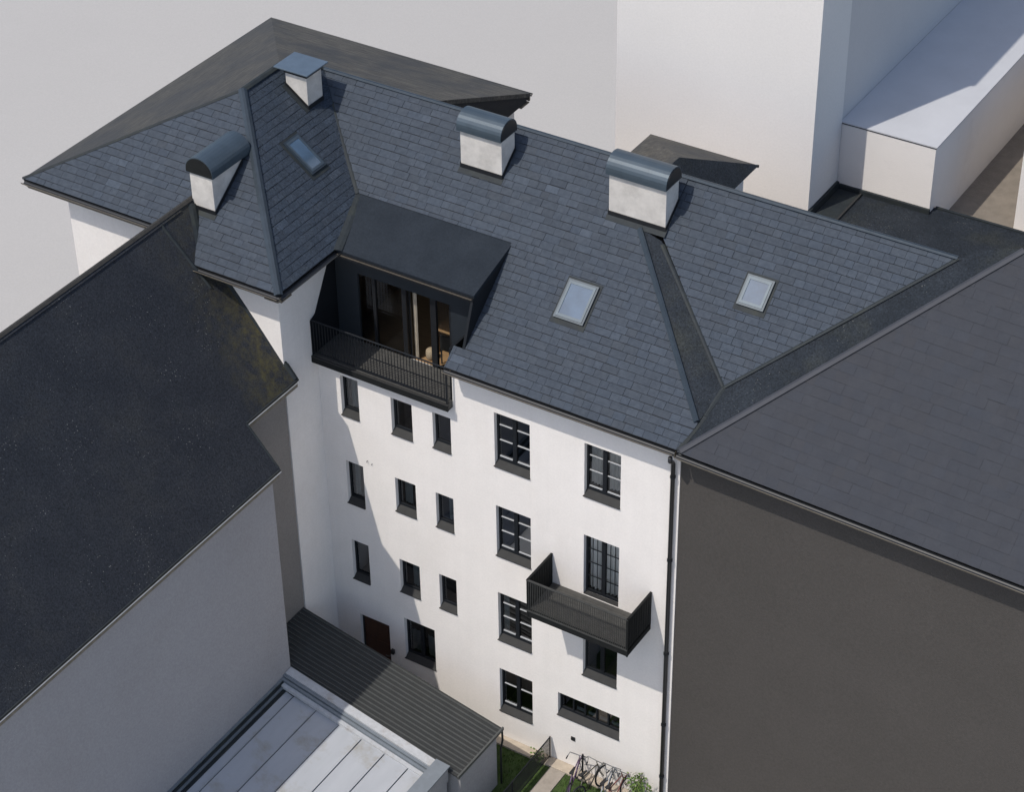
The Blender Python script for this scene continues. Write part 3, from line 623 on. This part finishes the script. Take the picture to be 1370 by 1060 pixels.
# railing
rl = obj('railing', MB().tube([(-5.36, -.20, 12.20), (-1.25, -.20, 12.20)], .022, 8), 'anthracite', house, label='black loggia railing of slim vertical bars')
obj('bottom_rail', MB().bar((-5.36, -.20, 11.20), (-1.25, -.20, 11.20), .03, .03), 'anthracite', rl)
obj('edge_beam', B(-5.39, -1.20, -.26, -.222, 10.90, 11.08), 'balc', rl)
obj('edge_cap', B(-5.39, -1.20, -.27, -.21, 11.081, 11.10), 'sill', rl)
obj('soffit_board', B(-5.39, -1.22, -.22, -.003, 10.89, 10.918), 'balc', rl)
obj('railing_post', B(-1.27, -1.23, -.22, -.18, 11.1, 12.22), 'anthracite', rl)
bm_ = None
for i in range(44):
    x = -5.30 + i * .0925
    if bm_ is None: b_ = obj('baluster', MB().tube([(x, -.20, 11.22), (x, -.20, 12.18)], .010, 6), 'anthracite', rl); bm_ = b_
    else:
        b_ = bm_.copy(); C.objects.link(b_); b_.parent = rl; b_.location = bm_.location + Vector((i * .0925, 0, 0))

# --- balcony
BX0, BX1, BY, BZ0, BZ1 = 1.65, 4.57, -1.20, 6.12, 7.36
bc = obj('balcony', B(BX0, BX1, BY, -.003, BZ0, 6.36), 'balc', house, bevel=.01, label='dark steel balcony with barred front and solid sides')
obj('balcony_floor', B(BX0 + .06, BX1 - .06, BY + .05, -.004, 6.361, 6.385), 'deck', bc)
for i in range(8): obj('deck_board', B(BX0 + .06, BX1 - .06, BY + .06 + i * .14, BY + .19 + i * .14, 6.386, 6.40), 'deck', bc)
for x in (BX0, BX1 - .035):
    sp = obj('side_panel', B(x, x + .035, BY + .02, -.004, 6.30, BZ1 - .03), 'balc', bc)
    obj('panel_rail', MB().bar((x + .0175, BY - .01, BZ1 - .03), (x + .0175, -.004, BZ1 - .03), .06, .03), 'balc', bc)
    for k in range(9): obj('panel_rib', B(x - .008, x + .043, BY + .08 + k * .12, BY + .095 + k * .12, 6.36, BZ1 - .04), 'balc', bc)
    obj('corner_post', B(x - .004, x + .039, BY - .012, BY + .035, BZ0 - .002, BZ1 - .002), 'balc', bc)
obj('handrail', MB().bar((BX0, BY, BZ1 - .03), (BX1, BY, BZ1 - .03), .055, .03), 'balcbar', bc)
obj('bottom_rail', MB().bar((BX0, BY - .004, BZ0 + .20), (BX1, BY - .004, BZ0 + .20), .05, .035), 'balcbar', bc)
b0 = None
for i in range(54):
    x = BX0 + .06 + i * (BX1 - BX0 - .12) / 53
    if b0 is None: b_ = obj('baluster', B(x - .008, x + .008, BY - .006, BY + .010, BZ0 + .23, BZ1 - .03), 'balcbar', bc); b0 = b_; x00 = x
    else: b_ = b0.copy(); C.objects.link(b_); b_.parent = bc; b_.location = b0.location + Vector((x - x00, 0, 0))

# ------------------------------------------------------------------ house on the right
rh = empty('taupe_house', (12, 3, 0), 'house on the right with a dark taupe wall and smooth grey tiled roof', 'house')
obj('wall', MB().slab([(5.235, .012, 12.3), (22, -.60, 12.3), (22, 9, 12.3), (5.235, 9, 12.3)], 12.4, (0, 0, -1)), 'taupe', rh)
E0 = (22, -1.08, 12.41)
P4 = [C0, Tt, (22, 4.7, 16.93), E0]
rr = obj('roof', MB().slab(P4, .13), 'underlay', rh)
obj('hip_slope', MB().slab([C0, Vv, Rg, (10.6, 4.9, 16.8), Tt], .10), 'bitumen', rr, label='dark mossy left hip slope')
obj('rear_slope', MB().slab([Tt, (22, 4.7, 16.93), (22, 9, 13), (10.0, 9, 13)], .1), 'bitumen', rr)
u4 = Vector(E0) - Vector(C0); q4 = Vector(Tt) - Vector(C0); v4 = q4 - u4.normalized() * q4.dot(u4.normalized())
pl4 = Plane(C0, u4, v4)
mb4, f4 = lay('4', pl4, [P4], 21, 'p4', e=.26, gu=.0015, gv=.0025, h=.007, amt=.025, wob=.004)
r4 = random.Random(9)
for T, wd in f4: put(mb4, pl4, T, .007, T[2][1] - .26, .26, tint_rand(r4, .025), r4)
obj('tile_field', mb4, 'p4', rr, kind='stuff')
RO_, RO = RO, rr
cap('hip_cap', (5.42, -.44, 12.45), Tt, .20, .05, 'p4cap')
cap('valley_flashing', (5.36, -.45, 12.44), (5.62, .35, 13.02), .16, .03, 'leaddk')
cap('valley_flashing', (5.62, .35, 13.03), Vv, .14, .03, 'leaddk')
cap('valley_flashing', Vv, Rg, .13, .022, 'leaddk', lift=.01)
RO = RO_
gutter((5.36, -.50, 12.40), (22, -1.10, 12.40), rh, Vector((-.036, -1, 0)).normalized(), 'gutter')

# ------------------------------------------------------------------ neighbour on the left
nb = empty('dark_roofed_house', (-8.5, -10, 0), 'house on the left with a steep dark speckled roof and grey rendered wall', 'house')
def zn(x): return 11.1 - 1.3 * (x + 5.1)
obj('front_wall', MB().slab([(-4.42, -3.42, 10.0), (-4.42, -26, 10.0), (-12, -26, 10.0), (-12, -3.42, 10.0)], 10.2, (0, 0, -1)), 'nbwall', nb)
obj('recess_wall', MB().slab([(-5.43, -1.40, 11.2), (-5.43, -3.43, 11.2), (-8.0, -3.43, 11.2), (-8.0, -1.40, 11.2)], 11.3, (0, 0, -1)), 'nbwall2', nb)
NP = [(-8.3, -26), (-8.3, -.50), (-7.45, -2.0), (-7.45, -1.40), (-5.38, -1.40), (-5.38, -1.22), (-5.1, -1.22), (-5.1, -3.42), (-4.22, -3.32), (-4.22, -26)]
nr = obj('roof', MB().slab([(x, y, zn(x)) for x, y in NP], .13), 'leftroof', nb)
obj('far_slope', MB().slab([(-8.3, -26, zn(-8.3)), (-8.3, -1.4, zn(-8.3)), (-12.5, -1.4, 9.8), (-12.5, -26, 9.8)], .13), 'leftroof', nr)
RO = nr
cap('ridge_cap', (-8.32, -26, zn(-8.3) - .02), (-8.32, -.55, zn(-8.3) - .02), .17, .05, 'ridge')
cap('valley_flashing', (-8.22, -.95, zn(-8.22)), (-7.2, -1.86, zn(-7.2)), .28, .03, 'leaddk', nrm=(1.3, 0, 1))
cap('valley_flashing', (-8.25, -2.15, zn(-8.25)), (-7.03, -1.95, zn(-7.03)), .10, .035, 'leaddk', nrm=(1.3, 0, 1))
cap('verge_trim', (-7.4, -1.41, zn(-7.4)), (-5.12, -1.30, zn(-5.12)), .16, .05, 'leaddk', nrm=(1.3, 0, 1))
cap('verge_trim', (-5.08, -3.40, zn(-5.08)), (-4.24, -3.34, zn(-4.24)), .06, .025, 'leaddk', nrm=(1.3, 0, 1))
RO = RO_
def drip(a, b):
    o = obj('eave_trim', MB().bar(a, b, .07, .05), 'leaddk', nr)
    a2 = Vector(a) + Vector((.05, 0, -.02)); b2 = Vector(b) + Vector((.05, 0, -.02)); obj('drip_edge', MB().tube([a2, b2], .013, 6), 'muntin', nr)
    obj('eave_board', B(a[0] - .06, a[0] - .02, b[1], a[1], a[2] - .22, a[2] - .02), 'wood', nr)
drip((-4.22, -3.34, zn(-4.22) - .05), (-4.22, -26, zn(-4.22) - .05)); drip((-5.10, -1.24, zn(-5.1) - .05), (-5.10, -3.40, zn(-5.1) - .05))

# ------------------------------------------------------------------ lean-to with ribbed roof
def zs(x): return 3.36 - .209 * (x + 5.44)
sh = empty('lean_to_shed', (-1.5, -2.4, 0), 'low lean-to shed with dark ribbed metal roof beside the white facade', 'shed')
obj('wall', MB().slab([(-5.40, -1.62, zs(-5.4) - .12), (.90, -1.62, zs(.9) - .12), (.90, -3.38, zs(.9) - .12), (-5.40, -3.38, zs(-5.4) - .12)], 3.0, (0, 0, -1)), 'nbwall', sh)
SPn = [(-5.42, -1.45), (1.0, -1.45), (.96, -3.56), (-4.40, -3.44), (-4.40, -3.405), (-5.42, -3.405)]
sr = obj('roof', MB().slab([(x, y, zs(x)) for x, y in SPn], .05), 'seam', sh)
for i in range(14):
    y = -1.54 - i * .148
    xa = -5.41 if y > -3.38 else -4.39
    xb = .99
    mb = MB(); w_ = .017; h_ = .034
    V = []
    for x in (xa, xb):
        z = zs(x); V += [(x, y - w_, z), (x, y - w_ * .5, z + h_), (x, y + w_ * .5, z + h_), (x, y + w_, z)]
    mb.add(V, [(0, 1, 5, 4), (1, 2, 6, 5), (2, 3, 7, 6), (0, 3, 2, 1), (4, 5, 6, 7)])
    obj('roof_rib', mb, 'seamdk', sr)
obj('edge_trim', MB().bar((1.0, -1.43, zs(1.0) - .06), (.96, -3.58, zs(.96) - .06), .05, .10), 'seamdk', sr)
obj('downpipe', MB().tube([(.99, -1.47, zs(1) - .05), (1.0, -1.47, 1.6), (.97, -1.52, 1.3), (.97, -1.52, 0)], .03, 8), 'black', sh)

# ------------------------------------------------------------------ outbuilding with zinc roof
def zz(x): return 2.92 - .185 * (x + 4.45)
ob = empty('zinc_outbuilding', (-2, -7, 0), 'outbuilding at the bottom with a pale zinc sheet roof and parapets', 'outbuilding')
obj('wall', MB().slab([(-4.5, -3.42, zz(-4.5) - .1), (.62, -3.60, zz(.62) - .1), (.62, -16, zz(.62) - .1), (-4.5, -16, zz(-4.5) - .1)], 2.7, (0, 0, -1)), 'nbwall', ob)
zr = obj('roof', MB().slab([(-4.5, -3.6, zz(-4.5) - .03), (.3, -3.75, zz(.3) - .03), (.3, -16, zz(.3) - .03), (-4.5, -16, zz(-4.5) - .03)], .06), 'black', ob)
xs_ = [-4.20] + [-3.93 + .735 * i for i in range(6)] + [.22]
for i in range(len(xs_) - 1):
    a, b = xs_[i] + .011, xs_[i + 1] - .011
    ya = -4.02 + .0 * a; o = obj('zinc_sheet', MB().slab([(a, -3.98, zz(a)), (b, -4.0, zz(b)), (b, -16, zz(b)), (a, -16, zz(a))], .03), 'zinc', zr)
    if i: obj('standing_seam', MB().bar((xs_[i] - .018, -4.0, zz(xs_[i])), (xs_[i] - .018, -16, zz(xs_[i])), .014, .028), 'zinc', zr)
def sl(x0, x1, y0, y1, dz, h, name, mt, par):
    f = lambda x: zs(x) + dz
    return obj(name, MB().slab([(x0, y0, f(x0)), (x1, y0 - .10, f(x1)), (x1, y1 - .10, f(x1)), (x0, y1, f(x0))], h, (0, 0, -1)), mt, par)
sl(-4.40, .52, -3.42, -3.68, .07, .35, 'parapet_cap', 'zinccap', ob)
sl(-4.42, .50, -3.69, -3.77, .03, .2, 'parapet_rail', 'zincbl', ob); sl(-4.42, .48, -3.79, -3.86, -.01, .2, 'parapet_rail', 'zincbl', ob)
sl(-4.40, .34, -3.87, -3.99, -.08, .1, 'upstand', 'zinccap', ob)
obj('side_parapet', MB().slab([(.28, -3.55, zs(.5) + .12), (.66, -3.58, zs(.5) + .12), (.66, -16, zs(.5) + .12), (.28, -16, zs(.5) + .12)], .5, (0, 0, -1)), 'nbwall', ob)
obj('side_parapet_cap', MB().slab([(.25, -3.50, zs(.5) + .16), (.70, -3.53, zs(.5) + .16), (.70, -16, zs(.5) + .16), (.25, -16, zs(.5) + .16)], .035), 'zincbl', ob)
# flashing along the neighbour's wall
for k, (x, zoff, w_, mt) in enumerate(((-4.39, .20, .05, 'zincbl'), (-4.34, .13, .05, 'leaddk'), (-4.29, .06, .05, 'zincbl'), (-4.22, .0, .08, 'leaddk'))):
    obj('wall_flashing', MB().bar((x, -3.46, zz(-4.4) + zoff - .04), (x, -16, zz(-4.4) + zoff - .04), w_, .06), mt, ob)

# ------------------------------------------------------------------ buildings behind
tw = empty('tower_block', (.7, 16, 0), 'tall blank pale tower block behind the slate roof', 'building')
obj('wall', B(-2.26, 3.64, 9.93, 11.74, -.1, 24), 'towerw', tw)
obj('rear_wall', B(-2.20, 3.58, 11.742, 34, -.1, 24), 'towergrey', tw, label='greyer rear part of the tower wall')
obj('roof_cap', B(-2.32, 3.70, 9.87, 34.06, 24.0, 24.15), 'leaddk', tw)
bx = empty('low_pale_block', (5, 18, 0), 'low pale flat-roofed block between the tower and the terrace', 'building')
obj('wall', B(3.59, 6.33, 11.76, 34, 11, 14.66), 'boxw', bx)
obj('roof_sheet', B(3.59, 6.36, 11.745, 34.05, 14.69, 14.72), 'boxtop', bx); obj('coping_edge', B(3.59, 6.345, 11.75, 34.02, 14.661, 14.689), 'black', bx)
obj('base_flashing', B(3.70, 6.36, 11.68, 11.757, 12.70, 12.84), 'leaddk', bx)
fr_ = empty('flat_roofed_annex', (8, 10, 0), 'annex with a dark mossy flat roof behind the main ridge', 'building')
obj('wall', B(3.72, 10.6, 8.72, 12.05, -.1, 12.60), 'taupe', fr_)
fo = obj('roof', B(3.70, 10.65, 8.70, 12.10, 12.61, 12.70), 'bitumen', fr_)
obj('roof_edge', MB().bar((6.38, 12.10, 12.68), (10.65, 12.10, 12.68), .08, .06), 'leaddk', fo)
obj('roof_strip', B(3.74, 4.35, 8.8, 11.66, 12.702, 12.725), 'leaddk', fo); obj('roof_batten', MB().bar((4.40, 8.8, 12.70), (4.40, 11.66, 12.70), .05, .07), 'sill', fo)
obj('tower_flashing', B(3.645, 3.72, 8.8, 11.70, 12.70, 12.92), 'leaddk', fo)
obj('terrace', MB().quad((6.3, 12.08, 12.0), (8.6, 12.08, 12.0), (8.6, 40, 12.0), (6.3, 40, 12.0)), 'terr', kind='structure')
ww = empty('white_house', (10, 20, 0), 'white rendered house at the right edge beyond the brown terrace', 'house')
obj('wall', B(8.22, 14, 13.2, 30, 11.5, 15.2), 'boxw', ww); obj('roof_cap', B(8.15, 14.1, 13.1, 30.1, 15.2, 15.3), 'leaddk', ww)

# ------------------------------------------------------------------ garden
fe = empty('garden_fence', (1.62, -1.5, 0), 'low dark wire mesh fence running from the facade along the path', 'fence')
for y in (-.06, -2.0, -4.0): obj('fence_post', MB().tube([(1.62, y, 0), (1.62, y, .84)], .022, 8), 'anthracite', fe)
obj('top_rail', MB().tube([(1.62, -.06, .82), (1.62, -4.0, .82)], .018, 8), 'anthracite', fe)
obj('bottom_rail', MB().tube([(1.62, -.06, .10), (1.62, -4.0, .10)], .012, 8), 'anthracite', fe)
mb = MB()
for i in range(80): y = -.10 - i * .049; mb.bar((1.62, y, .1), (1.62, y, .82), .008, .008, (1, 0, 0))
for i in range(14): z = .13 + i * .05; mb.bar((1.62, -.06, z), (1.62, -4.0, z), .008, .008)
obj('wire_mesh', mb, 'anthracite', fe, kind='stuff')
mb = MB(); rg = random.Random(2)
for i in range(15000):
    x = rg.uniform(-1.5, 5.1); y = -.36 - abs(rg.random()) * 5.5
    if 1.76 < x < 2.32 or (x < 1.05 and y < -1.5): continue
    h = rg.uniform(.04, .11); a = rg.uniform(0, 6.28); w_ = .008; dx, dy = math.cos(a) * w_, math.sin(a) * w_; lx, ly = rg.uniform(-.04, .04), rg.uniform(-.04, .04)
    k = rg.uniform(.6, 1.5); mb.tint = (k * rg.uniform(.85, 1.25), k, k * .8)
    mb.add([(x - dx, y - dy, -.012), (x + dx, y + dy, -.012), (x + lx, y + ly, h)], [(0, 1, 2)])
mb.tint = None
obj('grass', mb, 'blade', kind='stuff', label='short green courtyard grass along the facade', cat='grass')

def shrub(x, y, h, n, label, seed, spread=.35):
    r = random.Random(seed); e = empty('shrub', (x, y, 0), label, 'shrub', None)
    st = MB(); lf = MB()
    for k in range(6):
        a = r.uniform(0, 6.28); tip = (x + math.cos(a) * spread * r.uniform(.3, .9), y + math.sin(a) * spread * r.uniform(.3, .9), h * r.uniform(.65, 1.0))
        mid = (x + (tip[0] - x) * .4, y + (tip[1] - y) * .4, tip[2] * .5); st.tube([(x, y, 0), mid, tip], [.014, .010, .005], 5)
        for i in range(n // 6):
            tt = r.uniform(.25, 1.05); bx_ = [x + (tip[0] - x) * tt * .95, y + (tip[1] - y) * tt * .95, tip[2] * tt]
            c0 = Vector(bx_) + Vector((r.gauss(0, .07), r.gauss(0, .07), r.gauss(0, .05)))
            d = Vector((r.gauss(0, 1), r.gauss(0, 1), r.gauss(0, .6))).normalized(); s_ = d.orthogonal().normalized(); L = r.uniform(.05, .10)
            k_ = r.uniform(.6, 1.8); lf.tint = (k_ * 1.1, k_, k_ * .8)
            lf.add([c0, c0 + d * L * .5 + s_ * L * .35, c0 + d * L, c0 + d * L * .5 - s_ * L * .35], [(0, 1, 2, 3)])
    lf.tint = None
    obj('stem', st, 'bark', e); obj('foliage', lf, 'leaf', e)
shrub(4.40, -.30, 1.15, 330, 'taller leafy green shrub against the facade beside the downpipe', 4, .35)
shrub(4.78, -.45, .95, 240, 'lower leafy green shrub at the foot of the downpipe', 5, .3)
shrub(1.40, -.30, .42, 90, 'small green tuft of leaves beside the fence post', 6, .2)

def bicycle(x, y, rz, lean, mt, label, bar_h=1.02):
    e = empty('bicycle', (x, y, 0), label, 'bicycle', 'bicycles parked at the foot of the facade')
    WL[e] = Vector((0, 0, 0)); r = .33
    e.rotation_euler = (0, lean, rz)       # local +y is the direction of travel
    for yy in (-.52, .52):
        wh = obj('wheel', MB().ring((0, yy, r), r - .02, .02, 'x', 30, 6), 'tyre', e, smooth=True)
        obj('rim', MB().ring((0, yy, r), r - .05, .012, 'x', 30, 5), 'steel', wh)
        sp = MB()
        for k in range(12): a = math.pi * 2 * k / 12; sp.bar((0, yy, r), (0, yy + math.cos(a) * (r - .05), r + math.sin(a) * (r - .05)), .004, .004, (1, 0, 0))
        obj('spokes', sp, 'steel', wh)
    f = MB(); bb = (0, -.06, .29); st = (0, -.22, .82); hd = (0, .36, .84); hb = (0, .40, .70)
    for a, b in ((bb, st), (st, hd), (bb, hb), (bb, (0, -.52, r)), (st, (0, -.52, r)), (hd, hb)): f.tube([a, b], .017, 7)
    obj('frame', f, mt, e, smooth=True)
    obj('fork', MB().tube([hb, (.03, .45, .5), (.03, .52, r)], .012, 6).tube([hb, (-.03, .45, .5), (-.03, .52, r)], .012, 6).tube([hd, (0, .34, .95)], .014, 6), mt, e)
    obj('handlebar', MB().tube([(-.28, .16, bar_h), (-.26, .30, bar_h + .02), (0, .35, bar_h - .05), (.26, .30, bar_h + .02), (.28, .16, bar_h)], .013, 7), 'steel', e, smooth=True)
    for s in (-1, 1): obj('grip', MB().tube([(.28 * s, .17, bar_h), (.285 * s, .06, bar_h - .01)], .018, 7), 'tyre', e)
    obj('saddle', MB().add([(-.07, -.36, .97), (.07, -.36, .97), (.02, -.06, .95), (-.02, -.06, .95), (-.06, -.35, .91), (.06, -.35, .91), (.015, -.08, .91), (-.015, -.08, .91)], [(0, 1, 2, 3), (7, 6, 5, 4), (0, 4, 5, 1), (1, 5, 6, 2), (2, 6, 7, 3), (3, 7, 4, 0)]), 'tyre', e, bevel=.015)
    obj('seat_post', MB().tube([st, (0, -.24, .93)], .014, 6), 'steel', e)
    obj('mudguard', MB().tube([(0, .52 + math.cos(a) * .37, r + math.sin(a) * .37) for a in [R(20 + 14 * k) for k in range(10)]], .014, 6), mt, e)
    return e
bicycle(2.72, -.72, R(12), R(5), 'purple', 'purple bicycle beside the black post, nearest the path')
bicycle(3.28, -.66, R(-10), R(-7), 'green', 'dark olive bicycle, second from the path in the row')
bicycle(3.66, -.62, R(6), R(4), 'silver', 'silver bicycle between the olive and the red one')
bicycle(4.05, -.66, R(-5), R(-5), 'red', 'red-brown bicycle nearest the leafy shrubs')
po = obj('bike_post', MB().tube([(2.86, -.42, 0), (2.86, -.42, 1.12)], .028, 8), 'black', label='slim black post standing among the parked bicycles', cat='post')

# ------------------------------------------------------------------ furniture in the loggia room
ta = empty('dining_table', (-2.35, 2.0, 10.97), 'wooden dining table seen through the loggia glass', 'table')
obj('table_top', B(-2.85, -1.85, 1.65, 2.35, 11.68, 11.72), 'oak', ta, bevel=.008)
for x in (-2.8, -1.94):
    for y in (1.7, 2.26): obj('leg', B(x, x + .05, y, y + .05, 10.97, 11.68), 'oak', ta)
pf = empty('pouf', (-2.72, 1.42, 10.97), 'round beige pouf behind the open loggia door', 'pouf')
obj('cushion', MB().tube([(-2.78, 1.38, 10.97 + h) for h in (0, .04, .14, .26, .30)], [.10, .13, .14, .13, .09], 18), 'pouf', pf, smooth=True)
ch = empty('dining_chair', (-2.25, 1.5, 10.97), 'dark chair beside the dining table in the loggia room', 'chair')
obj('seat', B(-2.44, -2.02, 1.32, 1.72, 11.40, 11.44), 'black', ch, bevel=.01); obj('backrest', B(-2.44, -2.02, 1.30, 1.34, 11.44, 11.88), 'black', ch, bevel=.01)
for x in (-2.43, -2.06):
    for y in (1.31, 1.68): obj('leg', B(x, x + .03, y, y + .03, 10.97, 11.40), 'black', ch)
